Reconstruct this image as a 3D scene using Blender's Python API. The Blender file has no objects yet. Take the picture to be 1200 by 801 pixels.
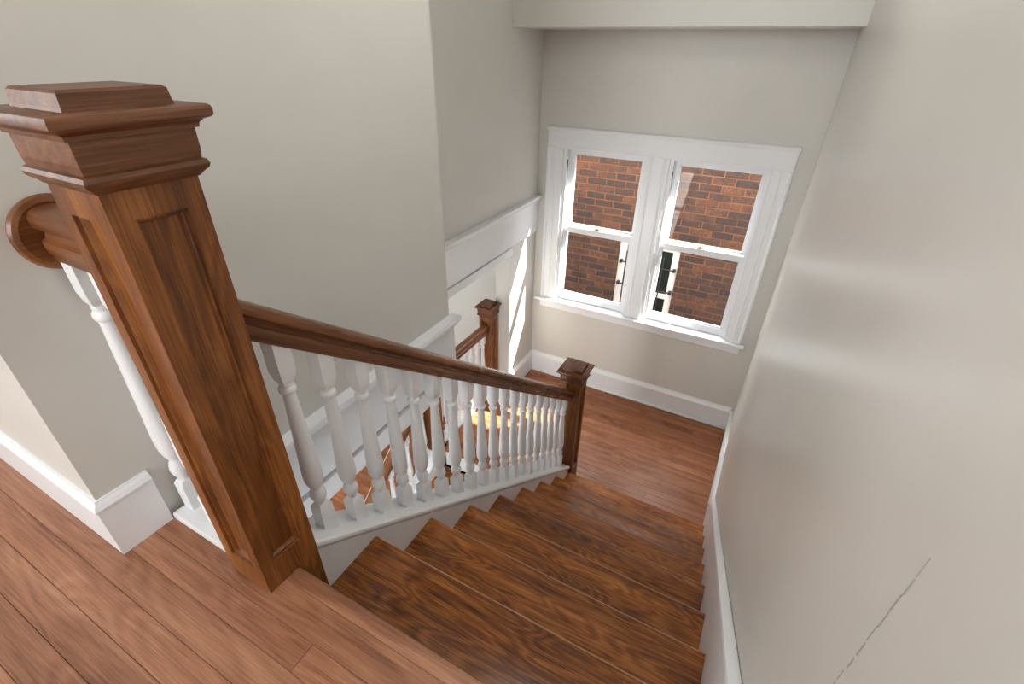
import bpy, bmesh, math, random
from mathutils import Vector, Matrix
random.seed(7)
scene = bpy.context.scene
COL = scene.collection

# ---------------------------------------------------------------- camera
CX, CY, CZ = 0.8701, -0.3763, 1.0588
PIT, YAW, ROL = -0.5530, -0.4868, 0.0149
fw = Vector((math.sin(YAW)*math.cos(PIT), math.cos(YAW)*math.cos(PIT), math.sin(PIT)))
rt = fw.cross(Vector((0, 0, 1))).normalized()
up = rt.cross(fw)
c_, s_ = math.cos(ROL), math.sin(ROL)
R_, U_ = c_*rt + s_*up, -s_*rt + c_*up
cam = bpy.data.cameras.new('camera')
cam.sensor_width = 36.0
cam.lens = 561.22/1200*36.0
cam.clip_start = 0.02
camo = bpy.data.objects.new('camera', cam)
COL.objects.link(camo)
camo.matrix_world = Matrix(((R_.x, U_.x, -fw.x, CX), (R_.y, U_.y, -fw.y, CY), (R_.z, U_.z, -fw.z, CZ), (0, 0, 0, 1)))
scene.camera = camo

# ---------------------------------------------------------------- world, sun, fill lights, exposure
w = bpy.data.worlds.new('sky'); scene.world = w; w.use_nodes = True
bg = w.node_tree.nodes['Background']
bg.inputs[0].default_value = (0.86, 0.93, 1.0, 1); bg.inputs[1].default_value = 3.2
sd = bpy.data.lights.new('sun', 'SUN'); sd.energy = 40.0; sd.angle = math.radians(0.5); sd.color = (1.0, 0.95, 0.86)
so = bpy.data.objects.new('sun', sd); COL.objects.link(so)
so.rotation_euler = Vector((-0.75, -0.58, -1.0)).to_track_quat('-Z', 'Y').to_euler()
so.location = (4, 6, 8)

def area(name, loc, direction, sx, sy, power, color=(1, 1, 1)):
    l = bpy.data.lights.new(name, 'AREA'); l.shape = 'RECTANGLE'; l.size = sx; l.size_y = sy
    l.energy = power; l.color = color
    o = bpy.data.objects.new(name, l); COL.objects.link(o); o.location = loc
    o.rotation_euler = Vector(direction).to_track_quat('-Z', 'Z').to_euler()
    return o
# fill lights at added, unseen hall and ground-floor windows, and outside the stair window
area('hall_back_fill', (0.10, -3.30, 1.45), (0, 1, 0), 1.6, 1.5, 82, (1.0, 0.985, 0.965))
area('hall_end_fill', (-3.62, -1.7, 1.45), (1, 0, 0), 1.3, 1.4, 30, (1.0, 0.985, 0.965))
area('stair_outside_fill', (0.1, 4.25, 1.40), (0, -1.0, -1.5), 2.2, 1.0, 140, (0.97, 0.98, 1.0))  # added area light out of view, boosting the sky through the window
area('entry_fill', (-0.50, -1.33, -1.25), (0, 1, 0), 0.8, 1.3, 45, (1.0, 0.985, 0.965))  # fill at an invented window aimed up the lower flight
area('ground_fill', (-3.32, 1.2, -1.5), (1, 0, 0), 1.6, 1.3, 42, (1.0, 0.98, 0.95))  # fill at an added window in the ground-floor room
FILL_GLOW = 15.0      # radiance of the added, unseen fill globe over the stairwell
scene.view_settings.view_transform = 'Standard'
scene.view_settings.look = 'None'
scene.view_settings.gamma = 1.0
scene.view_settings.use_curve_mapping = False
scene.view_settings.exposure = 0.0
try:
    scene.cycles.use_denoising = True
except Exception:
    pass

# ---------------------------------------------------------------- constants of the place
RI, GO = 0.195, 0.2504            # riser, going
NR = 9
LZ = -NR*RI                       # landing level
GZ = LZ - 6*RI                    # ground floor level
XR = 1.063                        # right wall
XT0, XT1 = 0.0895, 1.041          # tread ends
XL = -0.298                       # wall left of the stairwell
XB = -0.871                       # wall over the landing opening
YW = 3.33                         # window wall
YF = -0.172                       # hall wall facing back
YE = 1.205                        # end of left wall
NX = 0.041                        # newel / balustrade axis
SL = RI/GO
CEIL = 2.6
YBK = -3.2

# ---------------------------------------------------------------- materials
def srgb(r, g, b):
    def f(c):
        c /= 255.0
        return c/12.92 if c <= 0.04045 else ((c+0.055)/1.055)**2.4
    return (f(r), f(g), f(b), 1)

def new_mat(name):
    m = bpy.data.materials.new(name); m.use_nodes = True
    nt = m.node_tree
    return m, nt, nt.nodes['Principled BSDF']

def node(nt, t, **kw):
    n = nt.nodes.new(t)
    for k, v in kw.items():
        setattr(n, k, v)
    return n

def math_node(nt, op, a, b=None, clamp=False):
    n = node(nt, 'ShaderNodeMath', operation=op); n.use_clamp = clamp
    for i, v in enumerate((a, b)):
        if v is None: continue
        if isinstance(v, (int, float)): n.inputs[i].default_value = v
        else: nt.links.new(v, n.inputs[i])
    return n.outputs[0]

def paint(name, col, rough=0.5, spec=0.4, mottling=0.03, bump=0.02, scale=6.0):
    m, nt, b = new_mat(name)
    tc = node(nt, 'ShaderNodeTexCoord')
    n = node(nt, 'ShaderNodeTexNoise'); n.inputs['Scale'].default_value = scale; n.inputs['Detail'].default_value = 4
    nt.links.new(tc.outputs['Object'], n.inputs['Vector'])
    mx = node(nt, 'ShaderNodeMix', data_type='RGBA')
    mx.inputs[6].default_value = tuple(c*(1-mottling) for c in col[:3])+(1,)
    mx.inputs[7].default_value = tuple(min(1, c*(1+mottling)) for c in col[:3])+(1,)
    nt.links.new(n.outputs[0], mx.inputs[0]); nt.links.new(mx.outputs[2], b.inputs['Base Color'])
    b.inputs['Roughness'].default_value = rough
    b.inputs['Specular IOR Level'].default_value = spec
    if bump:
        n2 = node(nt, 'ShaderNodeTexNoise'); n2.inputs['Scale'].default_value = 160; n2.inputs['Detail'].default_value = 2
        nt.links.new(tc.outputs['Object'], n2.inputs['Vector'])
        bp = node(nt, 'ShaderNodeBump'); bp.inputs['Strength'].default_value = bump; bp.inputs['Distance'].default_value = 0.004
        nt.links.new(n2.outputs[0], bp.inputs['Height']); nt.links.new(bp.outputs[0], b.inputs['Normal'])
    return m

def wood(name, dark, mid, light, axis='X', rough=0.3, rot=0.0, flame=0.5, fine=0.45, vary=0.25, fl_scale=(1.6, 9.0), spec=0.5):
    """oak: contour bands of a stretched noise give cathedral grain, fine pores on top, each piece offset by its own random"""
    m, nt, b = new_mat(name); L = nt.links.new
    tc = node(nt, 'ShaderNodeTexCoord'); oi = node(nt, 'ShaderNodeObjectInfo')
    rotn = node(nt, 'ShaderNodeMapping')
    rotn.inputs['Rotation'].default_value = {'X': (0, 0, 0), 'Y': (0, 0, -math.pi/2), 'Z': (0, math.pi/2, 0)}[axis]
    if rot:
        pre = node(nt, 'ShaderNodeMapping'); pre.inputs['Rotation'].default_value = (rot, 0, 0)
        L(tc.outputs['Object'], pre.inputs['Vector']); L(pre.outputs[0], rotn.inputs['Vector'])
    else:
        L(tc.outputs['Object'], rotn.inputs['Vector'])
    off = node(nt, 'ShaderNodeVectorMath', operation='SCALE'); off.inputs[0].default_value = (9.3, 17.1, 5.7)
    L(oi.outputs['Random'], off.inputs['Scale'])
    add = node(nt, 'ShaderNodeVectorMath', operation='ADD')
    L(rotn.outputs[0], add.inputs[0]); L(off.outputs[0], add.inputs[1])
    def noise(scl, detail, dist=0.0, rough_=0.5):
        mp = node(nt, 'ShaderNodeMapping'); mp.inputs['Scale'].default_value = scl
        L(add.outputs[0], mp.inputs['Vector'])
        n = node(nt, 'ShaderNodeTexNoise'); n.inputs['Scale'].default_value = 1.0
        n.inputs['Detail'].default_value = detail; n.inputs['Distortion'].default_value = dist
        n.inputs['Roughness'].default_value = rough_
        L(mp.outputs[0], n.inputs['Vector']); return n.outputs[0]
    a, c = fl_scale
    field = noise((a, c, c), 1.5, 0.3)
    bands = math_node(nt, 'SINE', math_node(nt, 'MULTIPLY', field, 75.0))
    bands = math_node(nt, 'MULTIPLY', math_node(nt, 'ADD', bands, 1.0), 0.5)
    streak = noise((1.3, 22, 22), 4, 0.2, 0.6)
    pores = noise((9, 330, 330), 2, 0.0, 0.6)
    blotch = noise((2.2, 5, 5), 3)
    s1 = math_node(nt, 'MULTIPLY', math_node(nt, 'SUBTRACT', bands, 0.5), flame)
    s2 = math_node(nt, 'MULTIPLY', math_node(nt, 'SUBTRACT', streak, 0.5), 1.3)
    s3 = math_node(nt, 'MULTIPLY', math_node(nt, 'SUBTRACT', pores, 0.5), fine*2)
    s4 = math_node(nt, 'MULTIPLY', math_node(nt, 'SUBTRACT', blotch, 0.5), 0.7)
    t = math_node(nt, 'ADD', math_node(nt, 'ADD', s1, s2), math_node(nt, 'ADD', s3, s4))
    t = math_node(nt, 'ADD', t, 0.5, clamp=True)
    cr = node(nt, 'ShaderNodeValToRGB')
    e = cr.color_ramp.elements; e[0].position = 0.0; e[0].color = dark; e[1].position = 1.0; e[1].color = light
    k = e.new(0.5); k.color = mid
    L(t, cr.inputs[0])
    hsv = node(nt, 'ShaderNodeHueSaturation')
    val = math_node(nt, 'ADD', math_node(nt, 'MULTIPLY', math_node(nt, 'SUBTRACT', oi.outputs['Random'], 0.5), vary*2), 1.0)
    L(val, hsv.inputs['Value']); L(cr.outputs[0], hsv.inputs['Color'])
    L(hsv.outputs[0], b.inputs['Base Color'])
    rr = math_node(nt, 'ADD', math_node(nt, 'MULTIPLY', blotch, 0.16), rough-0.08)
    L(rr, b.inputs['Roughness']); b.inputs['Specular IOR Level'].default_value = spec
    bp = node(nt, 'ShaderNodeBump'); bp.inputs['Strength'].default_value = 0.07; bp.inputs['Distance'].default_value = 0.001
    L(t, bp.inputs['Height']); L(bp.outputs[0], b.inputs['Normal'])
    return m

M = {}
M['wall'] = paint('wall_paint', srgb(214, 212, 206), 0.42, 0.45)
M['wall_gloss'] = paint('wall_paint_satin', srgb(214, 212, 206), 0.34, 0.5, bump=0.03)
M['ceil'] = paint('ceiling_paint', srgb(238, 237, 233), 0.6, 0.3)
M['white'] = paint('white_trim_paint', srgb(238, 240, 243), 0.32, 0.5, 0.015, 0.01)
M['white_bal'] = paint('white_baluster_paint', srgb(238, 240, 243), 0.35, 0.5, 0.015, 0.0)
M['floor'] = wood('hall_floor_oak', srgb(112, 70, 48), srgb(154, 104, 77), srgb(182, 132, 102), 'X', 0.34, flame=0.20, fine=0.6, vary=0.09)
M['landing'] = wood('landing_floor_oak', srgb(112, 66, 42), srgb(154, 98, 66), srgb(188, 128, 90), 'X', 0.28, flame=0.15, vary=0.12, spec=0.35)
M['tread'] = wood('stair_oak', srgb(72, 35, 11), srgb(142, 81, 33), srgb(200, 126, 56), 'X', 0.24, flame=0.30, fine=0.75, vary=0.14, fl_scale=(2.8, 13.0))
M['post'] = wood('newel_oak', srgb(66, 34, 11), srgb(116, 67, 27), srgb(158, 101, 48), 'Z', 0.40, flame=0.22, fine=0.5, vary=0.06)
M['post_x'] = wood('newel_oak_cross_grain', srgb(64, 36, 18), srgb(108, 66, 38), srgb(146, 97, 62), 'Y', 0.42, flame=0.2, vary=0.05)
M['rail'] = wood('handrail_oak', srgb(60, 32, 14), srgb(110, 66, 36), srgb(150, 96, 56), 'Y', 0.27, rot=math.atan(SL), flame=0.08, vary=0.05)
M['rail_x'] = wood('guard_rail_oak', srgb(66, 36, 18), srgb(118, 72, 42), srgb(158, 104, 66), 'X', 0.30, flame=0.08, vary=0.05)
M['rail_y'] = wood('level_rail_oak', srgb(80, 44, 20), srgb(128, 78, 42), srgb(166, 108, 62), 'Y', 0.28, flame=0.08, vary=0.05)
M['tan'] = paint('pale_nosing_edge', srgb(190, 136, 98), 0.35, 0.5, 0.3, 0.0, 30)
M['dark'] = paint('dark_joint', srgb(38, 22, 14), 0.9, 0.1, 0.1, 0.0)
M['metal'] = paint('aged_brass', srgb(150, 128, 86), 0.35, 0.6, 0.1, 0.0)
M['iron'] = paint('black_iron', srgb(30, 30, 34), 0.5, 0.5, 0.05, 0.0)
M['scuff'] = paint('grey_scuff', srgb(172, 169, 162), 0.6, 0.2, 0.1, 0.0, 60)
M['ext_white'] = paint('weathered_white_frame', srgb(226, 214, 205), 0.6, 0.3, 0.05, 0.0)
M['ground'] = paint('concrete_side_yard', srgb(150, 146, 138), 0.9, 0.2, 0.1, 0.05)

def brick_mat():
    m, nt, b = new_mat('fired_brick'); L = nt.links.new
    oi = node(nt, 'ShaderNodeObjectInfo'); tc = node(nt, 'ShaderNodeTexCoord')
    geo = node(nt, 'ShaderNodeNewGeometry')
    cr = node(nt, 'ShaderNodeValToRGB'); cr.color_ramp.interpolation = 'LINEAR'
    e = cr.color_ramp.elements
    e[0].position = 0; e[0].color = srgb(42, 31, 30); e[1].position = 1; e[1].color = srgb(110, 64, 38)
    for pos, col in ((0.25, srgb(58, 39, 33)), (0.5, srgb(74, 46, 34)), (0.75, srgb(90, 54, 36))):
        k = e.new(pos); k.color = col
    n = node(nt, 'ShaderNodeTexNoise'); n.inputs['Scale'].default_value = 9; n.inputs['Detail'].default_value = 5; n.inputs['Roughness'].default_value = 0.7
    L(geo.outputs['Position'], n.inputs['Vector'])
    n2 = node(nt, 'ShaderNodeTexNoise'); n2.inputs['Scale'].default_value = 48; n2.inputs['Detail'].default_value = 3
    L(geo.outputs['Position'], n2.inputs['Vector'])
    t = math_node(nt, 'ADD', math_node(nt, 'MULTIPLY', oi.outputs['Random'], 0.55), math_node(nt, 'MULTIPLY', math_node(nt, 'SUBTRACT', n.outputs[0], 0.38), 0.9))
    t = math_node(nt, 'ADD', t, math_node(nt, 'MULTIPLY', math_node(nt, 'SUBTRACT', n2.outputs[0], 0.5), 1.7), clamp=True)
    L(t, cr.inputs[0]); L(cr.outputs[0], b.inputs['Base Color'])
    b.inputs['Roughness'].default_value = 0.85
    bp = node(nt, 'ShaderNodeBump'); bp.inputs['Strength'].default_value = 0.6; bp.inputs['Distance'].default_value = 0.004
    L(n2.outputs[0], bp.inputs['Height']); L(bp.outputs[0], b.inputs['Normal'])
    return m
M['brick'] = brick_mat()
M['mortar'] = paint('tan_mortar', srgb(120, 80, 54), 0.95, 0.1, 0.12, 0.0, 40)

def glass_mat(name, tint, ior=0.03, rough=0.0):
    m = bpy.data.materials.new(name); m.use_nodes = True; nt = m.node_tree; nt.nodes.clear()
    o = node(nt, 'ShaderNodeOutputMaterial'); mx = node(nt, 'ShaderNodeMixShader')
    tr = node(nt, 'ShaderNodeBsdfTransparent'); tr.inputs[0].default_value = tint
    gl = node(nt, 'ShaderNodeBsdfGlossy'); gl.inputs['Roughness'].default_value = rough
    lw = node(nt, 'ShaderNodeLayerWeight'); lw.inputs[0].default_value = 0.5
    fz = math_node(nt, 'ADD', math_node(nt, 'MULTIPLY', math_node(nt, 'POWER', lw.outputs['Facing'], 5.0), 0.9), ior)
    nt.links.new(fz, mx.inputs[0]); nt.links.new(tr.outputs[0], mx.inputs[1]); nt.links.new(gl.outputs[0], mx.inputs[2])
    nt.links.new(mx.outputs[0], o.inputs[0]); return m
M['glass'] = glass_mat('window_glass', (0.97, 0.98, 0.98, 1), 0.010)
m, nt, b = new_mat('dark_reflecting_glass'); b.inputs['Base Color'].default_value = srgb(34, 38, 34); b.inputs['Roughness'].default_value = 0.08
M['dark_glass'] = m

# ---------------------------------------------------------------- helpers
def tag(o, label=None, cat=None, group=None, kind=None):
    if label: o['label'] = label
    if cat: o['category'] = cat
    if group: o['group'] = group
    if kind: o['kind'] = kind
    return o

def empty(name, loc=(0, 0, 0)):
    o = bpy.data.objects.new(name, None); o.empty_display_size = 0.1; COL.objects.link(o); o.location = loc
    return o

class MB:
    def __init__(self):
        self.v = []; self.f = []
    def add(self, verts, faces):
        n = len(self.v); self.v += [tuple(p) for p in verts]; self.f += [tuple(i+n for i in f) for f in faces]; return self
    def box(self, x0, x1, y0, y1, z0, z1):
        return self.add([(x0, y0, z0), (x1, y0, z0), (x1, y1, z0), (x0, y1, z0), (x0, y0, z1), (x1, y0, z1), (x1, y1, z1), (x0, y1, z1)],
                 [(0, 3, 2, 1), (4, 5, 6, 7), (0, 1, 5, 4), (1, 2, 6, 5), (2, 3, 7, 6), (3, 0, 4, 7)])
    def loft(self, rings, cap=True):
        n = len(rings[0]); V = [p for r in rings for p in r]; F = []
        for i in range(len(rings)-1):
            for j in range(n):
                k = (j+1) % n
                F.append((i*n+j, i*n+k, (i+1)*n+k, (i+1)*n+j))
        if cap:
            F.append(tuple(reversed(range(n)))); F.append(tuple((len(rings)-1)*n+j for j in range(n)))
        return self.add(V, F)
    def prism_yz(self, poly, x0, x1):
        return self.loft([[(x0, y, z) for y, z in poly], [(x1, y, z) for y, z in poly]])
    def prism_xz(self, poly, y0, y1):
        return self.loft([[(x, y0, z) for x, z in poly], [(x, y1, z) for x, z in poly]])
    def square(self, prof, cx, cy):
        return self.loft([[(cx-h, cy-h, z), (cx+h, cy-h, z), (cx+h, cy+h, z), (cx-h, cy+h, z)] for h, z in prof])
    def round(self, prof, cx, cy, n=14):
        return self.loft([[(cx+r*math.cos(2*math.pi*j/n), cy+r*math.sin(2*math.pi*j/n), z) for j in range(n)] for r, z in prof])
    def build(self, name, mat, parent=None, bevel=0.0, smooth=False, seg=2, loc=None, angle=35):
        me = bpy.data.meshes.new(name); me.from_pydata(self.v, [], self.f)
        bm = bmesh.new(); bm.from_mesh(me)
        bmesh.ops.remove_doubles(bm, verts=bm.verts, dist=1e-6)
        bmesh.ops.recalc_face_normals(bm, faces=bm.faces)
        if bevel:
            ed = [e for e in bm.edges if len(e.link_faces) == 2 and e.calc_face_angle(0) > 0.6]
            bmesh.ops.bevel(bm, geom=ed, offset=bevel, segments=seg, profile=0.5, affect='EDGES', clamp_overlap=True)
        if smooth:
            for f in bm.faces: f.smooth = True
            for e in bm.edges:
                if len(e.link_faces) == 2 and e.calc_face_angle(0) > math.radians(angle): e.smooth = False
        bm.to_mesh(me); bm.free()
        me.materials.append(M[mat] if isinstance(mat, str) else mat)
        o = bpy.data.objects.new(name, me); COL.objects.link(o)
        if loc: o.location = loc
        if parent: o.parent = parent
        return o

def P(v, parent):      # part in world coordinates under an empty placed at parent.location
    return v

def box(name, b, mat, parent=None, bevel=0.0, seg=1):
    return MB().box(*b).build(name, mat, parent, bevel, seg=seg)

def inst(name, me, loc, parent=None, rot=None):
    o = bpy.data.objects.new(name, me); COL.objects.link(o); o.location = loc
    if rot: o.rotation_euler = rot
    if parent: o.parent = parent
    return o

def struct(o):
    o['kind'] = 'structure'; return o

# ================================================================ SETTING
# upper hall floor: subfloor plus single strip boards
sub = MB().box(XL, XT1, YBK, -0.012, -0.34, -0.02).box(-3.5, XL, YBK, YF, -0.34, -0.02).box(XL, 0.10, -0.012, 0.03, -0.34, -0.02)
floor = struct(sub.build('floor', 'dark'))
_plank = {}
def plank(parent, name, x0, x1, y0, y1, ztop, mat, th=0.019):
    key = (round(x1-x0, 3), round(y1-y0, 4), mat, th)
    if key not in _plank:
        g = 0.0004
        o = MB().box(-(x1-x0)/2+g, (x1-x0)/2-g, -(y1-y0)/2+g, (y1-y0)/2-g, -th, 0).build(name, mat, None, 0.0008, seg=1)
        _plank[key] = o.data
    else:
        o = bpy.data.objects.new(name, _plank[key]); COL.objects.link(o)
    o.location = ((x0+x1)/2, (y0+y1)/2, ztop); o.parent = parent
    return o
rnd = random.Random(11)
def board_rows(parent, lines, xa, xb, ztop, mat, lens=(0.75, 1.05, 1.35), joints=None):
    for i in range(len(lines)-1):
        y0, y1 = sorted((lines[i], lines[i+1]))
        a, bnd = xa(0.5*(y0+y1)) if callable(xa) else xa, xb
        x = a
        js = list((joints or {}).get(i, []))
        if not js:
            q = a+rnd.choice(lens)*rnd.choice((0.4, 0.7, 1.0))
            while q < bnd-0.2:
                js.append(round(q, 2)); q += rnd.choice(lens)
        for e in js+[bnd]:
            plank(parent, 'floor_board', x, e, y0, y1, ztop, mat); x = e
lines = [-0.04, -0.112, -0.170, -0.238, -0.304, -0.370]
while lines[-1] > YBK+0.06: lines.append(lines[-1]-0.066)
board_rows(floor, lines, lambda y: XL if y > YF else -3.5, XT1, 0.0, 'floor',
           joints={0: [0.82], 1: [0.275], 2: [0.70], 3: [-1.9, 0.52], 4: [-2.1, -0.95, 0.9], 5: [-1.4, 0.12], 6: [-0.40]})
# rounded nosing strip at the head of the stairs
nos = [(-0.040, -0.019), (-0.040, 0.0), (-0.012, 0.0), (-0.004, -0.003), (0.0, -0.010), (0.0, -0.018), (-0.005, -0.026), (-0.012, -0.028), (-0.012, -0.019)]
o = MB().prism_yz(nos, 0.1085, XT1).build('nosing_board', 'floor', floor, smooth=True)
plank(floor, 'floor_board', XL, -0.0265, -0.04, 0.026, 0.0, 'floor')

# landing
land = struct(MB().box(-1.06, XT1, 2.0, YW, LZ-0.30, LZ-0.02).box(-1.06, 0.0, 1.935, 2.0, LZ-0.30, LZ-0.02).build('floor_landing', 'dark'))
ll = [2.0-0.0+0.0]
ll = [1.978+0.0]
while ll[-1] < YW-0.05: ll.append(ll[-1]+0.0585)
ll[-1] = YW
board_rows(land, ll, -1.045, XT1, LZ, 'landing', lens=(0.55, 0.8, 1.1, 1.4))
o = MB().prism_yz([(1.978, -0.019+LZ), (1.978, LZ), (1.922, LZ), (1.912, LZ-0.005), (1.908, LZ-0.012), (1.912, LZ-0.022), (1.922, LZ-0.028), (1.934, LZ-0.028), (1.934, LZ-0.019)], -0.96, 0.0).build('nosing_board', 'landing', land, smooth=True)

# ground floor seen below through the landing opening
gf = struct(MB().box(-3.2, 1.063, -1.2, YW, GZ-0.2, GZ-0.02).build('floor_ground', 'dark'))
gl_ = [0.2]
while gl_[-1] < YW-0.05: gl_.append(gl_[-1]+0.0585)
gl_[-1] = YW
board_rows(gf, gl_, -3.2, -1.02, GZ, 'landing', lens=(0.9, 1.3))
struct(box('floor_ground_hall', (-3.2, 1.063, -1.2, 0.2, GZ-0.02, GZ), 'landing'))

# walls
struct(box('wall_right', (XR, XR+0.12, YBK, YW+0.20, GZ-0.2, CEIL), 'wall_gloss'))
struct(MB().box(-0.871, XL, YF, YE, -0.355, CEIL).build('wall_left', 'wall'))
struct(box('wall_hall_left', (-3.5, -0.871, YF, YF+0.12, -0.355, CEIL), 'wall'))
struct(MB().box(XB-0.13, XB, YE, 2.85, -0.375, CEIL).box(XB-0.13, XB, 2.85, YW, GZ, CEIL).build('wall_landing_left', 'wall'))
# window wall with its two openings (cut as boxes around them)
OZ0, OZ1 = -0.93, 0.388
AX0, AX1, BX0, BX1 = -0.652, 0.004, 0.171, 0.834
YO = YW+0.20
ww = MB()
ww.box(-3.2, AX0, YW, YO, GZ-0.2, CEIL).box(BX1, XR, YW, YO, GZ-0.2, CEIL)
ww.box(AX0, BX1, YW, YO, OZ1, CEIL).box(AX0, BX1, YW, YO, GZ-0.2, OZ0).box(AX1, BX0, YW, YO-0.06, OZ0, OZ1)
struct(ww.build('wall_window', 'wall'))
# dropped bulkhead in front of the window wall
struct(box('ceiling_bulkhead', (XB, XR, 2.86, YW, 1.1625, CEIL), 'wall'))
struct(box('ceiling', (-3.6, XR+0.12, YBK-0.12, YW+0.2, CEIL, CEIL+0.12), 'ceil'))
# hall behind the camera, with two windows added to light the stairs
hb = MB().box(-3.5, -0.7, YBK-0.12, YBK, -0.34, CEIL).box(0.9, XR, YBK-0.12, YBK, -0.34, CEIL)
hb.box(-0.7, 0.9, YBK-0.12, YBK, -0.34, 0.7).box(-0.7, 0.9, YBK-0.12, YBK, 2.2, CEIL)
struct(hb.build('wall_hall_back', 'wall'))
he = MB().box(-3.62, -3.5, YBK-0.12, -2.35, -0.34, CEIL).box(-3.62, -3.5, -1.05, YF+0.12, -0.34, CEIL)
he.box(-3.62, -3.5, -2.35, -1.05, -0.34, 0.75).box(-3.62, -3.5, -2.35, -1.05, 2.15, CEIL)
struct(he.build('wall_hall_end', 'wall'))
# ground floor room
gl2 = MB().box(-3.32, -3.2, -1.32, 0.4, GZ-0.2, -0.36).box(-3.32, -3.2, 2.0, YW+0.2, GZ-0.2, -0.36)
gl2.box(-3.32, -3.2, 0.4, 2.0, GZ-0.2, -2.15).box(-3.32, -3.2, 0.4, 2.0, -0.85, -0.36)
struct(gl2.build('wall_ground_left', 'wall'))
gb = MB().box(-3.2, -0.95, -1.32, -1.2, GZ-0.2, -0.40).box(-0.05, XR, -1.32, -1.2, GZ-0.2, -0.40)
gb.box(-0.95, -0.05, -1.32, -1.2, GZ-0.2, -1.95).box(-0.95, -0.05, -1.32, -1.2, -0.55, -0.40)
struct(gb.build('wall_ground_back', 'wall'))
struct(MB().box(-3.2, XB-0.13, -1.2, YW, -0.40, -0.36).box(XB-0.13, XL, -1.2, YE, -0.40, -0.356).box(XL, XR, -1.2, 0.02, -0.40, -0.345).build('ceiling_ground', 'ceil'))
# wall under the flight
sp = [(0.05, GZ), (1.93, GZ), (1.93, LZ-0.31), (1.90, -SL*1.90-0.345), (0.05, -0.345-SL*0.05)]
struct(MB().prism_yz(sp, 0.0, 0.04).build('wall_under_stairs', 'white'))

# baseboards: flat board, moulded cap
def baseboard(name, p0, p1, nrm, z, h, th=0.015, mat='white'):
    """p0->p1 along the wall, nrm points into the room"""
    (xa, ya), (xb, yb) = p0, p1
    prof = [(0, 0), (th, 0), (th, h*0.80), (th*1.25, h*0.82), (th*1.25, h*0.86), (th*0.9, h*0.92), (th*0.45, h*0.97), (th*0.4, h), (0, h)]
    r0 = [(xa+nrm[0]*d, ya+nrm[1]*d, z+u) for d, u in prof]; r1 = [(xb+nrm[0]*d, yb+nrm[1]*d, z+u) for d, u in prof]
    return struct(MB().loft([r0, r1]).build(name, mat))
def bb_prof(th, h): return [(0, 0), (th, 0), (th, h*0.84), (th*1.3, h*0.86), (th*1.3, h*0.89), (th*0.9, h*0.94), (th*0.45, h*0.98), (th*0.4, h), (0, h)]
pr = bb_prof(0.013, 0.172)
struct(MB().loft([[(-3.5, YF-d, u) for d, u in pr], [(XL+d, YF-d, u) for d, u in pr]]).build('baseboard_hall_left', 'white'))
struct(MB().loft([[(XL+d, YF-d, u) for d, u in pr], [(XL+d, -0.066, u) for d, u in pr]]).build('baseboard_left', 'white'))
baseboard('baseboard_window', (XB, YW), (XR-0.022, YW), (0, -1), LZ, 0.213, 0.028)
baseboard('baseboard_landing_left', (XB, 2.85), (XB, YW-0.029), (1, 0), LZ, 0.213, 0.028)
baseboard('baseboard_landing_right', (XR, 2.20), (XR, YW-0.029), (-1, 0), LZ, 0.213, 0.022)
baseboard('baseboard_hall_right', (XR, YBK), (XR, -0.16), (-1, 0), 0.0, 0.170, 0.022)
# quarter round shoe along window-wall baseboard
struct(box('trim_1', (XB+0.03, XR-0.03, YW-0.043, YW-0.0282, LZ, LZ+0.018), 'white', None, 0.004, 2))

# floor-edge trims: cap, fascia, lower strip
t = MB().box(XL, -0.274, -0.03, YE+0.0, -0.258, -0.045)
struct(t.build('trim_2', 'white'))
capprof = [(XL, -0.046), (-0.266, -0.046), (-0.262, -0.036), (-0.250, -0.026), (-0.244, -0.020), (-0.244, -0.006), (-0.248, 0.0), (XL, 0.0)]
struct(MB().prism_xz(capprof, -0.03, YE+0.025).build('trim_3', 'white', smooth=True))
struct(MB().box(XL, -0.274, -0.03, YE+0.004, -0.355, -0.284).build('trim_4', 'white'))
struct(MB().box(XB, XB+0.020, YE, YW, -0.305, -0.04).build('trim_5', 'white'))
cp2 = [(XB, -0.045), (XB+0.026, -0.045), (XB+0.032, -0.032), (XB+0.046, -0.022), (XB+0.05, -0.016), (XB+0.05, -0.004), (XB+0.046, 0.0), (XB, 0.0)]
struct(MB().prism_xz(cp2, YE, YW).build('trim_6', 'white', smooth=True))
struct(MB().box(XB, XB+0.030, YE, 2.85, -0.374, -0.312).build('trim_7', 'white'))
# fascia under the guard at the hall floor edge
struct(box('trim_8', (XL+0.03, 0.0, 0.031, 0.045, -0.34, -0.002), 'white'))

# ---------------------------------------------------------------- window 1: twin double-hung
win = struct(empty('window_1', (0, 0, 0)))
def casing_v(name, x0, x1, z0, z1, flip=1):
    w_ = x1-x0; y = YW
    pr = [(0, 0), (0, -0.026), (0.10, -0.030), (0.16, -0.026), (0.20, -0.019), (0.52, -0.017), (0.56, -0.021), (0.60, -0.017), (0.88, -0.014), (1.0, -0.012), (1.0, 0)]
    if flip < 0: pr = [(1-a, d) for a, d in pr]
    r = [[(x0+a*w_, y+d, z) for a, d in pr] for z in (z0, z1)]
    return MB().loft(r).build(name, 'white', win)
casing_v('side_casing', -0.787, -0.655, -0.915, 0.390)
casing_v('side_casing', 0.837, 0.957, -0.915, 0.390, -1)
mw = [(0.008, 0), (0.008, -0.014), (0.030, -0.014), (0.034, -0.020), (0.042, -0.022), (0.050, -0.017), (0.125, -0.017), (0.133, -0.022), (0.141, -0.020), (0.146, -0.014), (0.167, -0.014), (0.167, 0)]
MB().loft([[(a, YW+d, z) for a, d in mw] for z in (-0.915, 0.39)]).build('mullion_casing', 'white', win)
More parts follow.
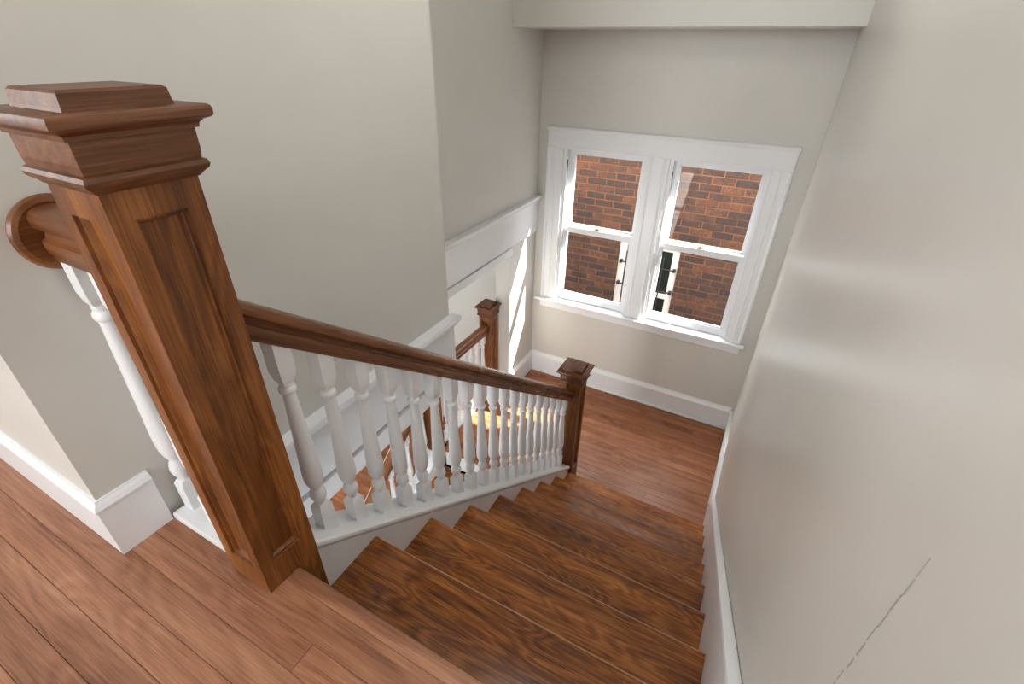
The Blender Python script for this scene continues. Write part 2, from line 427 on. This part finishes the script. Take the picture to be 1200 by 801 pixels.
MB().box(-0.787, 0.957, YW-0.022, YW, 0.390, 0.520).build('head_casing', 'white', win, 0.003)
hc = [(YW, 0.512), (YW-0.028, 0.512), (YW-0.034, 0.520), (YW-0.036, 0.530), (YW-0.030, 0.538), (YW, 0.538)]
MB().prism_yz(hc, -0.794, 0.964).build('head_cap', 'white', win, smooth=True)
MB().prism_yz([(YW+0.055, -0.945), (YW-0.05, -0.945), (YW-0.056, -0.940), (YW-0.058, -0.932), (YW-0.056, -0.922), (YW-0.05, -0.918), (YW+0.055, -0.918)], AX0+0.001, BX1-0.001).build('stool', 'white', win, smooth=True)
for xa, xb in ((-0.832, AX0+0.001), (BX1-0.001, 0.988)):
    MB().prism_yz([(YW, -0.945), (YW-0.05, -0.945), (YW-0.056, -0.940), (YW-0.058, -0.932), (YW-0.056, -0.922), (YW-0.05, -0.918), (YW, -0.918)], xa, xb).build('stool_horn', 'white', win, smooth=True)
MB().prism_yz([(YW, -1.018), (YW-0.014, -1.018), (YW-0.020, -1.010), (YW-0.020, -0.962), (YW-0.030, -0.952), (YW-0.030, -0.9455), (YW, -0.9455)], -0.79, 0.96).build('apron', 'white', win)
for (x0, x1) in ((AX0, AX1), (BX0, BX1)):
    # jamb liner boards and stops
    for s, xx in ((1, x0), (-1, x1)):
        j = MB().box(min(xx, xx+s*0.008), max(xx, xx+s*0.008), YW+0.0, YO-0.002, OZ0+0.014, OZ1)
        j.box(min(xx, xx+s*0.024), max(xx, xx+s*0.024), YW+0.012, YW+0.034, OZ0+0.014, OZ1)
        j.box(min(xx, xx+s*0.020), max(xx, xx+s*0.020), YW+0.115, YW+0.140, OZ0+0.014, OZ1)
        j.build('jamb', 'white', win)
    MB().box(x0+0.009, x1-0.009, YW+0.0, YO-0.002, OZ1-0.010, OZ1).build('head_jamb', 'white', win)
    MB().prism_yz([(YW+0.056, OZ0), (YW+0.056, OZ0+0.012), (YO+0.04, OZ0-0.01), (YO+0.04, OZ0-0.04), (YO+0.001, OZ0-0.04), (YO+0.001, OZ0)], x0+0.009, x1-0.009).build('sill', 'white', win)
    a0, a1 = x0+0.009, x1-0.009
    def sash(gx0, gx1, gz0, gz1, z0, z1, y0, y1):
        s = MB()
        r0 = [(a0, y, z) for y, z in ()]
        s.box(a0, gx0, y0, y1, z0, z1).box(gx1, a1, y0, y1, z0, z1).box(gx0, gx1, y0, y1, z0, gz0).box(gx0, gx1, y0, y1, gz1, z1)
        # glazing bead
        m_ = 0.010; yb = y0+0.010
        s.box(gx0, gx0+m_, yb, y1-0.004, gz0, gz1).box(gx1-m_, gx1, yb, y1-0.004, gz0, gz1).box(gx0, gx1, yb, y1-0.004, gz0, gz0+m_).box(gx0, gx1, yb, y1-0.004, gz1-m_, gz1)
        o = s.build('sash', 'white', win)
        yc = (y0+y1)/2
        MB().box(gx0+0.002, gx1-0.002, yc+0.002, yc+0.005, gz0+0.002, gz1-0.002).build('pane', 'glass', o)
        return o
    lg0, lg1 = (x0+0.047, x1-0.052)
    lo = sash(lg0-0.008, lg1+0.008, -0.858, -0.280, OZ0+0.014, -0.238, YW+0.036, YW+0.072)
    us = sash(lg0+0.010, lg1+0.006, -0.235, 0.343, -0.270, OZ1-0.011, YW+0.076, YW+0.112)
    # sash lock
    xm = (lg0+lg1)/2
    lk = MB().box(xm-0.030, xm+0.030, YW+0.042, YW+0.066, -0.238, -0.232)
    lk.round([(0.011, -0.232), (0.011, -0.222), (0.006, -0.218)], xm, YW+0.054, 12).box(xm-0.028, xm+0.004, YW+0.046, YW+0.053, -0.228, -0.222)
    lk.build('sash_lock', 'metal', lo)
    # sash lift chain plate on the left jamb
    MB().box(x0+0.0245, x0+0.0265, YW+0.016, YW+0.030, 0.24, 0.30).build('pulley_plate', 'iron', win)

# added, unseen windows in hall and ground floor, put there to light the stairwell
def plain_window(name, axis, c, a0, a1, z0, z1, depth):
    wd = struct(empty(name))
    def bx(u0, u1, d0, d1, za, zb):
        return (u0, u1, c+d0, c+d1, za, zb) if axis == 'y' else (c+d0, c+d1, u0, u1, za, zb)
    s = 1
    fr = MB()
    for b_ in ((a0, a0+0.06, z0, z1), (a1-0.06, a1, z0, z1), (a0+0.06, a1-0.06, z0, z0+0.07), (a0+0.06, a1-0.06, z1-0.06, z1), (a0+0.06, a1-0.06, (z0+z1)/2-0.025, (z0+z1)/2+0.025)):
        fr.box(*bx(b_[0], b_[1], -0.05*depth-0.02, -0.05*depth+0.02, b_[2], b_[3]))
    f = fr.build('sash', 'white', wd)
    zm = (z0+z1)/2
    for za, zb in ((z0+0.07, zm-0.025), (zm+0.025, z1-0.06)):
        MB().box(*bx(a0+0.06, a1-0.06, -0.05*depth-0.002, -0.05*depth+0.002, za, zb)).build('pane', 'glass', f)
    cs = MB()
    for b_ in ((a0-0.12, a0, z0-0.0, z1), (a1, a1+0.12, z0, z1), (a0-0.12, a1+0.12, z1, z1+0.14), (a0-0.14, a1+0.14, z0-0.06, z0)):
        lo_, hi_ = sorted((0.0, 0.02*depth)); cs.box(*bx(b_[0], b_[1], lo_, hi_, b_[2], b_[3]))
    cs.build('casing', 'white', wd)
plain_window('added_window_2', 'y', YBK, -0.7, 0.9, 0.7, 2.2, 1)
plain_window('added_window_3', 'x', -3.5, -2.35, -1.05, 0.75, 2.15, 1)
plain_window('added_window_5', 'y', -1.2, -0.95, -0.05, -1.95, -0.55, 1)
plain_window('added_window_4', 'x', -3.2, 0.4, 2.0, -2.15, -0.85, 1)

# ================================================================ STAIRS
stair = empty('staircase', (0.565, 1.0, LZ))
tag(stair, 'upper flight of dark glossy oak stairs with white stringers down to the landing', 'stairs')
def W(mb, name, mat, parent, **k):         # parts in world coordinates: shift by the parent's location
    root = parent
    off = Vector((0, 0, 0))
    p = parent
    while p is not None:
        off += p.location; p = p.parent
    mb.v = [(x-off.x, y-off.y, z-off.z) for x, y, z in mb.v]
    return mb.build(name, mat, parent, **k)
TP = [(-GO-0.005, -0.028), (-GO-0.005, 0.0), (-0.012, 0.0), (-0.004, -0.004), (0.0, -0.011), (0.0, -0.018), (-0.004, -0.025), (-0.012, -0.028)]
for k in range(1, 9):
    y, z = k*GO, -k*RI
    t_ = W(MB().prism_yz([(y+a, z+b_) for a, b_ in TP], XT0+0.0005, XT1-0.0005), 'tread', 'tread', stair, smooth=True)
    e_ = W(MB().prism_yz([(y+a, z+b_) for a, b_ in ((-0.0070, -0.0006), (-0.0034, -0.0028), (0.0008, -0.0106), (0.0008, -0.0135), (-0.0005, -0.0135), (-0.0005, -0.0110), (-0.0045, -0.0042), (-0.0078, -0.0022))], XT0+0.012, XT1-0.006), 'pale_edge', 'tan', t_)  # strip paler than its tread along the front edge
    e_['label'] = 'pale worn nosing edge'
for k in range(0, 9):
    y = k*GO-0.024
    W(MB().box(XT0+0.001, XT1-0.001, y-0.016, y, -(k+1)*RI+0.0005, -k*RI-0.0285), 'riser', 'tread', stair)
# left closed stringer, its cap
y0, y1 = 0.0545, 1.992
W(MB().prism_yz([(y0, -SL*y0+0.016), (y1, -SL*y1+0.016), (y1, -SL*y1-0.16), (1.99, LZ-0.02), (1.90, LZ-0.02), (y0, -SL*y0-0.34)], 0.0405, XT0), 'stringer', 'white', stair)
W(MB().prism_yz([(y0, -SL*y0+0.016), (y1, -SL*y1+0.016), (y1, -SL*y1-0.16), (y0, -SL*y0-0.34)], -0.006, 0.040), 'outer_stringer', 'white', stair)
cs_, sn_ = math.cos(math.atan(SL)), math.sin(math.atan(SL))
def slope_sweep(prof, ya, yb, z_of, cx):
    """prof: (side, up) with up vertical, swept down the pitch"""
    return MB().loft([[(cx+s, y, z_of(y)+u) for s, u in prof] for y in (ya, yb)])
capP = [(-0.052, 0.016), (0.046, 0.016), (0.050, 0.022), (0.052, 0.028), (0.058, 0.034), (0.060, 0.042), (0.059, 0.050), (0.053, 0.056), (-0.055, 0.056), (-0.060, 0.050), (-0.060, 0.040), (-0.054, 0.034)]
W(slope_sweep(capP, y0, 2.004-0.006, lambda y: -SL*y, NX), 'stringer_cap', 'white', stair, smooth=True)
# right skirt board with moulding
ya, yb = -0.16, 2.20
top = lambda y: -SL*y+0.172
W(MB().prism_yz([(ya, 0.0), (ya, 0.172), (0.03, 0.172), (yb, top(yb)), (yb, LZ), (2.02, LZ), (0.0, -0.30), (0.0, 0.0)], XT1, XR-0.001), 'skirt_board', 'white', stair)
W(MB().loft([[(XT1-s, y, z+u) for s, u in ((-0.02, 0.0), (0.004, 0.0), (0.006, 0.008), (0.003, 0.018), (-0.008, 0.026), (-0.02, 0.028))] for y, z in ((ya, 0.172), (0.0, 0.172), (yb, top(yb)+0.02))]), 'skirt_moulding', 'white', stair, smooth=True)

# ---------------------------------------------------------------- newel posts
def newel(name, cx, cy, base, bot, slab, hs, label, floor_panel_gap=0.075):
    """square oak newel: shaft with four sunk panels, necking, frieze block, cap slab, raised top"""
    n = empty(name, (cx, cy, base)); tag(n, label, 'newel post')
    h = hs; zt = slab-0.092                      # top of shaft
    k = hs/0.0665
    sh = MB()
    inset = 0.030*k; zp0, zp1 = base+floor_panel_gap, slab-0.137; d = 0.014
    # shaft built face by face with sunk moulded panel
    for q in range(4):
        ca, sa = math.cos(q*math.pi/2), math.sin(q*math.pi/2)
        def pt(u, dpt, z): # u across the face, dpt inwards
            x, y = u, -(h-dpt)
            return (cx+x*ca-y*sa, cy+x*sa+y*ca, z)
        a = h-inset
        def ring(u, dp, e): return [pt(-u, dp, zp0+e), pt(u, dp, zp0+e), pt(u, dp, zp1-e), pt(-u, dp, zp1-e)]
        outer = [pt(-h, 0, bot), pt(h, 0, bot), pt(h, 0, zt), pt(-h, 0, zt)]
        sh.loft([outer, ring(a, 0, 0), ring(a-0.001, 0.006, 0.001), ring(a-0.005, 0.006, 0.005), ring(a-0.007, 0.0085, 0.007), ring(a-0.010, d, 0.010)], cap=False)
    sh.add([(cx-h, cy-h, bot), (cx+h, cy-h, bot), (cx+h, cy+h, bot), (cx-h, cy+h, bot)], [(0, 3, 2, 1)])
    W(sh, 'shaft', 'post', n)
    for q in range(4):
        ca, sa = math.cos(q*math.pi/2), math.sin(q*math.pi/2)
        a = h-inset-0.010
        vs = []
        for (u, dp, z) in ((-a, d, zp0+0.01), (a, d, zp0+0.01), (a, d, zp1-0.01), (-a, d, zp1-0.01), (-a, d+0.004, zp0+0.01), (a, d+0.004, zp0+0.01), (a, d+0.004, zp1-0.01), (-a, d+0.004, zp1-0.01)):
            x, y = u, -(h-dp); vs.append((cx+x*ca-y*sa, cy+x*sa+y*ca, z))
        W(MB().add(vs, [(0, 1, 2, 3), (7, 6, 5, 4), (0, 4, 5, 1), (1, 5, 6, 2), (2, 6, 7, 3), (3, 7, 4, 0)]), 'panel', 'post', n)
    S = slab
    W(MB().square([(0.060*k, S-0.096), (0.069*k, S-0.096), (0.074*k, S-0.090), (0.0800*k, S-0.085), (0.0820*k, S-0.079), (0.0800*k, S-0.073), (0.0755*k, S-0.071)], cx, cy), 'necking', 'post_x', n, smooth=True)
    W(MB().square([(0.0755*k, S-0.071), (0.0770*k, S-0.060), (0.0775*k, S-0.030)], cx, cy), 'frieze', 'post_x', n)
    W(MB().square([(0.0775*k, S-0.030), (0.0820*k, S-0.030), (0.0830*k, S-0.024), (0.0880*k, S-0.019), (0.0950*k, S-0.017), (0.0980*k, S-0.014), (0.0985*k, S-0.007), (0.0970*k, S-0.002), (0.0940*k, S)], cx, cy), 'cap', 'post_x', n, smooth=True)
    W(MB().square([(0.0665*k, S), (0.0655*k, S+0.004), (0.0640*k, S+0.020), (0.0600*k, S+0.0235)], cx, cy), 'cap_block', 'post_x', n)
    return n
n1 = newel('newel_post', NX, -0.0135, 0.0, -0.30, 0.985, 0.0665, 'large panelled oak newel post at the head of the upper flight')
n2 = newel('newel_post', NX+0.004, 2.069, LZ, LZ, -0.700, 0.0640, 'dark oak newel post with square cap at the foot of the upper flight', 0.20)
n3 = newel('newel_post', -1.030, 2.765, LZ, LZ, -0.830, 0.0580, 'oak newel post beside the sunlit wall across the landing')
n4 = newel('newel_post', -1.030, 1.885, LZ, LZ-0.2, -0.830, 0.0580, 'oak newel post at the head of the lower flight, behind the white balusters')
# base block on the foot newel
W(MB().square([(0.0645, LZ), (0.0645, LZ+0.150), (0.0640, LZ+0.156)], NX+0.004, 2.069), 'plinth', 'post', n2)

# ---------------------------------------------------------------- balustrades
RP = [(-0.023, 0.0), (0.023, 0.0), (0.024, 0.010), (0.028, 0.014), (0.030, 0.026), (0.029, 0.036), (0.022, 0.040), (0.019, 0.048), (0.021, 0.054), (0.032, 0.058), (0.034, 0.068), (0.033, 0.076), (0.028, 0.083), (0.020, 0.087), (0.010, 0.089), (-0.010, 0.089), (-0.020, 0.087), (-0.028, 0.083), (-0.033, 0.076), (-0.034, 0.068), (-0.032, 0.058), (-0.021, 0.054), (-0.019, 0.048), (-0.022, 0.040), (-0.029, 0.036), (-0.030, 0.026), (-0.028, 0.014), (-0.024, 0.010)]
def baluster_mesh(name, htop, hb=0.0195, base_h=0.095, slope=0.0, slope_top=0.0):
    """turned white baluster: square foot, bulb, swelling vase shaft, ring, square head; origin at the foot's centre"""
    b = MB()
    b.square([(hb, 0.0), (hb, base_h-0.012), (hb*0.62, base_h)], 0, 0)
    zt = htop
    zk = lambda f: base_h+(zt-0.095-base_h)*f
    sh = [(0.012, base_h-0.004), (0.0125, zk(0.02)), (0.018, zk(0.045)), (0.021, zk(0.075)), (0.0185, zk(0.11)), (0.013, zk(0.135)), (0.0135, zk(0.15)), (0.019, zk(0.175)), (0.0235, zk(0.22)), (0.0245, zk(0.28)), (0.0230, zk(0.38)), (0.0195, zk(0.58)), (0.0165, zk(0.78)), (0.0142, zk(0.90)), (0.0142, zk(0.925)), (0.0185, zk(0.935)), (0.0195, zk(0.95)), (0.0185, zk(0.965)), (0.0145, zk(0.975)), (0.0150, zk(1.0))]
    b.round(sh, 0, 0, 16)
    b.square([(hb*0.55, zt-0.098), (hb*0.80, zt-0.088), (hb, zt-0.066), (hb, zt)], 0, 0)
    b.v = [(x, y, z-slope*y) if (z == 0.0 or z == zt) else (x, y, z) for x, y, z in b.v]
    o = b.build(name, 'white_bal', None, smooth=True, angle=40)
    return o
zcap = lambda y: -SL*y+0.056
zrail = lambda y: -SL*y+0.632          # underside of rail
bal = empty('stair_balustrade', (NX, 1.0, -SL*1.0))
tag(bal, 'oak handrail on a row of white turned balusters along the upper flight', 'balustrade')
W(slope_sweep(RP, 0.0540, 1.9975, zrail, NX), 'handrail', 'rail', bal, smooth=True)
o = baluster_mesh('baluster', zrail(0)-zcap(0), slope=SL); bme = o.data
o.parent = bal
for i in range(19):
    y = 0.136+i*0.0986
    if i: o = inst('baluster', bme, (0, 0, 0), bal)
    o.location = (0, y-1.0, zcap(y)+SL*1.0)

# guard at the hall edge: rail from newel to wall rosette
gd = empty('guard_rail', (-0.16, -0.0135, 0.0))
tag(gd, 'short level oak guard rail with white balusters between the large newel and the wall', 'balustrade')
W(MB().loft([[(x, -0.0135+s, 0.706+u*1.12) for s, u in RP] for x in (XL+0.018, -0.0265)]), 'handrail', 'rail_x', gd, smooth=True)
ros = []
def oval(x, ry, rz): return [(x, -0.0135+ry*math.cos(2*math.pi*j/40), 0.753+rz*math.sin(2*math.pi*j/40)) for j in range(40)]
W(MB().loft([oval(XL+0.001, 0.066, 0.068), oval(XL+0.010, 0.068, 0.070), oval(XL+0.016, 0.064, 0.066), oval(XL+0.019, 0.056, 0.058), oval(XL+0.017, 0.050, 0.052)]), 'rosette', 'rail_y', gd, smooth=True)
W(MB().box(XL+0.016, -0.0260, -0.0645, 0.030, 0.0002, 0.022), 'shoe', 'white', gd, bevel=0.004)
o = baluster_mesh('baluster', 0.706-0.022); gme = o.data; o.parent = gd
for i, x in enumerate((-0.258, -0.162, -0.068)):
    if i: o = inst('baluster', gme, (0, 0, 0), gd)
    o.location = (x+0.16, 0, 0.022)

# level guard along the far edge of the landing
g3 = empty('landing_guard', (-1.03, 2.32, LZ))
tag(g3, 'level oak rail with white balusters along the open edge of the landing', 'balustrade')
RT3 = -1.002
W(MB().loft([[(-1.03+s, y, RT3-0.088+u) for s, u in RP] for y in (1.9435, 2.7065)]), 'handrail', 'rail_y', g3, smooth=True)
W(MB().box(-1.075, -0.985, 1.9435, 2.7065, LZ+0.0003, LZ+0.020), 'shoe', 'white', g3, bevel=0.004)
o = baluster_mesh('baluster', RT3-0.088-LZ-0.020); m3 = o.data; o.parent = g3
for i in range(8):
    if i: o = inst('baluster', m3, (0, 0, 0), g3)
    o.location = (0, 1.985+i*0.0965-2.32, 0.020)

# lower flight running back under the hall
low = empty('lower_staircase', (-0.48, 1.3, GZ))
tag(low, 'lower flight of oak stairs with white risers below the landing edge', 'stairs')
YL0 = 1.908
for k in range(1, 6):
    y, z = YL0-k*GO, LZ-k*RI
    W(MB().prism_yz([(y-a, z+b_) for a, b_ in TP], -0.96, -0.001), 'tread', 'tread', low, smooth=True)
for k in range(0, 6):
    y = YL0-k*GO+0.026
    zb = LZ-(k+1)*RI
    W(MB().box(-0.96, -0.001, y, y+0.016, zb+0.0005, zb+RI-0.029), 'riser', 'white', low)
zl = lambda y: LZ-SL*(YL0-y)
yA, yB_ = 0.46, 1.8265
W(MB().prism_yz([(yA, zl(yA)+0.05), (yB_, zl(yB_)+0.05), (yB_, zl(yB_)-0.30), (yA+0.3, GZ), (yA, GZ)], -1.06, -0.961), 'stringer', 'white', low)
W(slope_sweep([(s, u+0.034) for s, u in capP], yA, yB_, zl, -1.01-0.02+0.02), 'stringer_cap', 'white', low, smooth=True)
lb = empty('lower_balustrade', (-1.03, 1.2, GZ))
tag(lb, 'sloping oak handrail with white balusters going down beside the lower flight', 'balustrade')
zlr = lambda y: zl(y)+0.655
W(slope_sweep(RP, 0.50, 1.8265, zlr, -1.03), 'handrail', wood('lower_handrail_oak', srgb(80, 44, 20), srgb(128, 78, 42), srgb(166, 108, 62), 'Y', 0.27, rot=-math.atan(SL), flame=0.08, vary=0.05), lb, smooth=True)
o = baluster_mesh('baluster', 0.655-0.09, slope=-SL); m4 = o.data; o.parent = lb
for i in range(13):
    if i: o = inst('baluster', m4, (0, 0, 0), lb)
    y = 1.765-i*0.0986
    o.location = (0, y-1.2, zl(y)+0.09-GZ)

# added pendant out of view: its glowing globe fills the stairwell with light
m, nt, b = new_mat('glowing_fill_globe'); b.inputs['Base Color'].default_value = (0.9, 0.9, 0.88, 1)
b.inputs['Emission Color'].default_value = (1.0, 0.98, 0.95, 1); b.inputs['Emission Strength'].default_value = FILL_GLOW
M['glow'] = m
PX, PY, PZ = 0.46, 1.05, 1.74
cl = empty('fill_pendant', (PX, PY, PZ)); tag(cl, 'added out-of-view globe pendant filling the stairwell with light', 'lamp')
W(MB().round([(0.06, CEIL-0.0005), (0.06, CEIL-0.02), (0.02, CEIL-0.035)], PX, PY, 24), 'canopy', 'metal', cl, smooth=True)
W(MB().round([(0.006, CEIL-0.035), (0.006, PZ+0.17)], PX, PY, 10), 'rod', 'metal', cl, smooth=True)
W(MB().round([(0.05, PZ+0.148), (0.05, PZ+0.172), (0.02, PZ+0.185)], PX, PY, 20), 'holder', 'metal', cl, smooth=True)
W(MB().round([(0.16*math.sin(math.pi*i/14)+0.0005, PZ-0.16*math.cos(math.pi*i/14)) for i in range(15)], PX, PY, 28), 'globe', 'glow', cl, smooth=True, angle=60)

# scuff mark on the right wall
sc = MB()
rs = random.Random(3)
for i in range(9):
    z = 0.47+i*0.026; d = rs.uniform(-0.0012, 0.0012); wv = rs.uniform(0.0006, 0.0016)
    sc.box(XR-0.0006, XR-0.0001, 0.003+d-wv, 0.003+d+wv, z, z+rs.uniform(0.018, 0.0275))
tag(sc.build('wall_scuff', 'scuff'), 'thin vertical grey scuff on the plain wall beside the stairs', 'scuff mark')

# ================================================================ OUTSIDE: neighbouring brick wall
YB = 4.92
nb = empty('brick_building', (0, YB, -4.5))
tag(nb, 'orange-brown brick wall of the next house seen through the window', 'building')
BL, BH, MJ = 0.207, 0.066, 0.011
NWX0, NWX1, NWZ0, NWZ1 = -0.535, 0.150, -2.3, -0.845      # neighbour's window hole
mm = MB()
for b_ in ((-6, NWX0, -4.5, 1.5), (NWX1, 6, -4.5, 1.5), (NWX0, NWX1, -4.5, NWZ0), (NWX0, NWX1, NWZ1, 1.5)):
    mm.box(b_[0], b_[1], YB+0.005, YB+0.25, b_[2], b_[3])
W(mm, 'mortar_bed', 'mortar', nb)
single = {}
def brick_piece(L_):
    key = round(L_, 3)
    if key not in single:
        me = MB().box(-L_/2, L_/2, 0, 0.05, 0, BH).build('brick', 'brick', None, 0.003, seg=1)
        single[key] = me.data; me.parent = nb
        return me
    o = bpy.data.objects.new('brick', single[key]); COL.objects.link(o); o.parent = nb
    return o
rest = MB(); rb = random.Random(5); count = 0
ci = 0; z = -4.48
while z < 1.42:
    x = -5.9+(0.112 if ci % 2 else 0.0)
    while x < 5.9:
        L_ = BL
        xa, xb = x, x+L_
        x += L_+MJ
        segs = [(xa, xb)]
        if z+BH > NWZ0 and z < NWZ1:
            segs = []
            if xa < NWX0: segs.append((xa, min(xb, NWX0)))
            if xb > NWX1: segs.append((max(xa, NWX1), xb))
        for sa, sb in segs:
            if sb-sa < 0.02: continue
            jy = rb.uniform(-0.003, 0.003)
            vis = -1.35 < sa and sb < 0.95 and -1.78 < z < 0.12
            if vis and count < 300:
                count += 1
                o = brick_piece(round(sb-sa, 3)); o.location = ((sa+sb)/2, jy, z+4.5)
            elif -3.6 < sa and sb < 3.4 and -3.6 < z < 1.6:
                rest.box(sa, sb, YB+jy, YB+0.04, z, z+BH)
            else:
                rest.box(sa, sb, YB+jy, YB+0.04, z, z+BH)
    z += BH+MJ; ci += 1
ro = W(rest, 'brickwork', 'brick', nb); ro['kind'] = 'stuff'
fr = MB()
for b_ in ((NWX0, NWX0+0.085, NWZ0, NWZ1), (NWX1-0.075, NWX1, NWZ0, NWZ1), (NWX0+0.085, NWX1-0.075, NWZ1-0.035, NWZ1), (NWX0+0.085, NWX1-0.075, NWZ0, NWZ0+0.08), (NWX0+0.085, NWX1-0.075, -1.455, -1.41)):
    fr.box(b_[0], b_[1], YB+0.03, YB+0.12, b_[2], b_[3])
nf = W(fr, 'window_frame', 'ext_white', nb)
for za, zb in ((NWZ0+0.08, -1.455), (-1.41, NWZ1-0.035)):
    W(MB().box(NWX0+0.086, NWX1-0.076, YB+0.07, YB+0.08, za, zb), 'pane', 'dark_glass', nf)
gr = MB()
def bar(x0, x1, z, r=0.007, y=YB-0.02):
    gr.loft([[(x, y+r*math.cos(a*math.pi/4), z+r*math.sin(a*math.pi/4)) for a in range(8)] for x in (x0, x1)])
for zz in (-1.075, -1.35, -1.72, -2.08):
    g_ = MB()
    r = 0.008; y = YB-0.01
    g_.loft([[(x, y+r*math.cos(a*math.pi/4), zz+r*math.sin(a*math.pi/4)) for a in range(8)] for x in (NWX0+0.035, NWX1-0.02)])
    for xe in (NWX0+0.04, NWX1-0.03): g_.box(xe-0.016, xe+0.016, YB-0.024, YB+0.03, zz-0.016, zz+0.016)
    W(g_, 'security_bar', 'iron', nb)
for xx in (NWX0+0.10, -0.19, NWX1-0.16):
    g_ = MB().round([(0.007, NWZ0+0.12), (0.007, NWZ1-0.09)], xx, YB-0.018, 8)
    W(g_, 'security_bar', 'iron', nb)
# side yard between the houses
W(MB().box(-6, 6, YB-0.03, YB+0.30, 1.5, 1.57), 'coping', 'mortar', nb)
yard = struct(box('ground', (-8, 8, YO, 12, -4.6, -4.5), 'ground'))
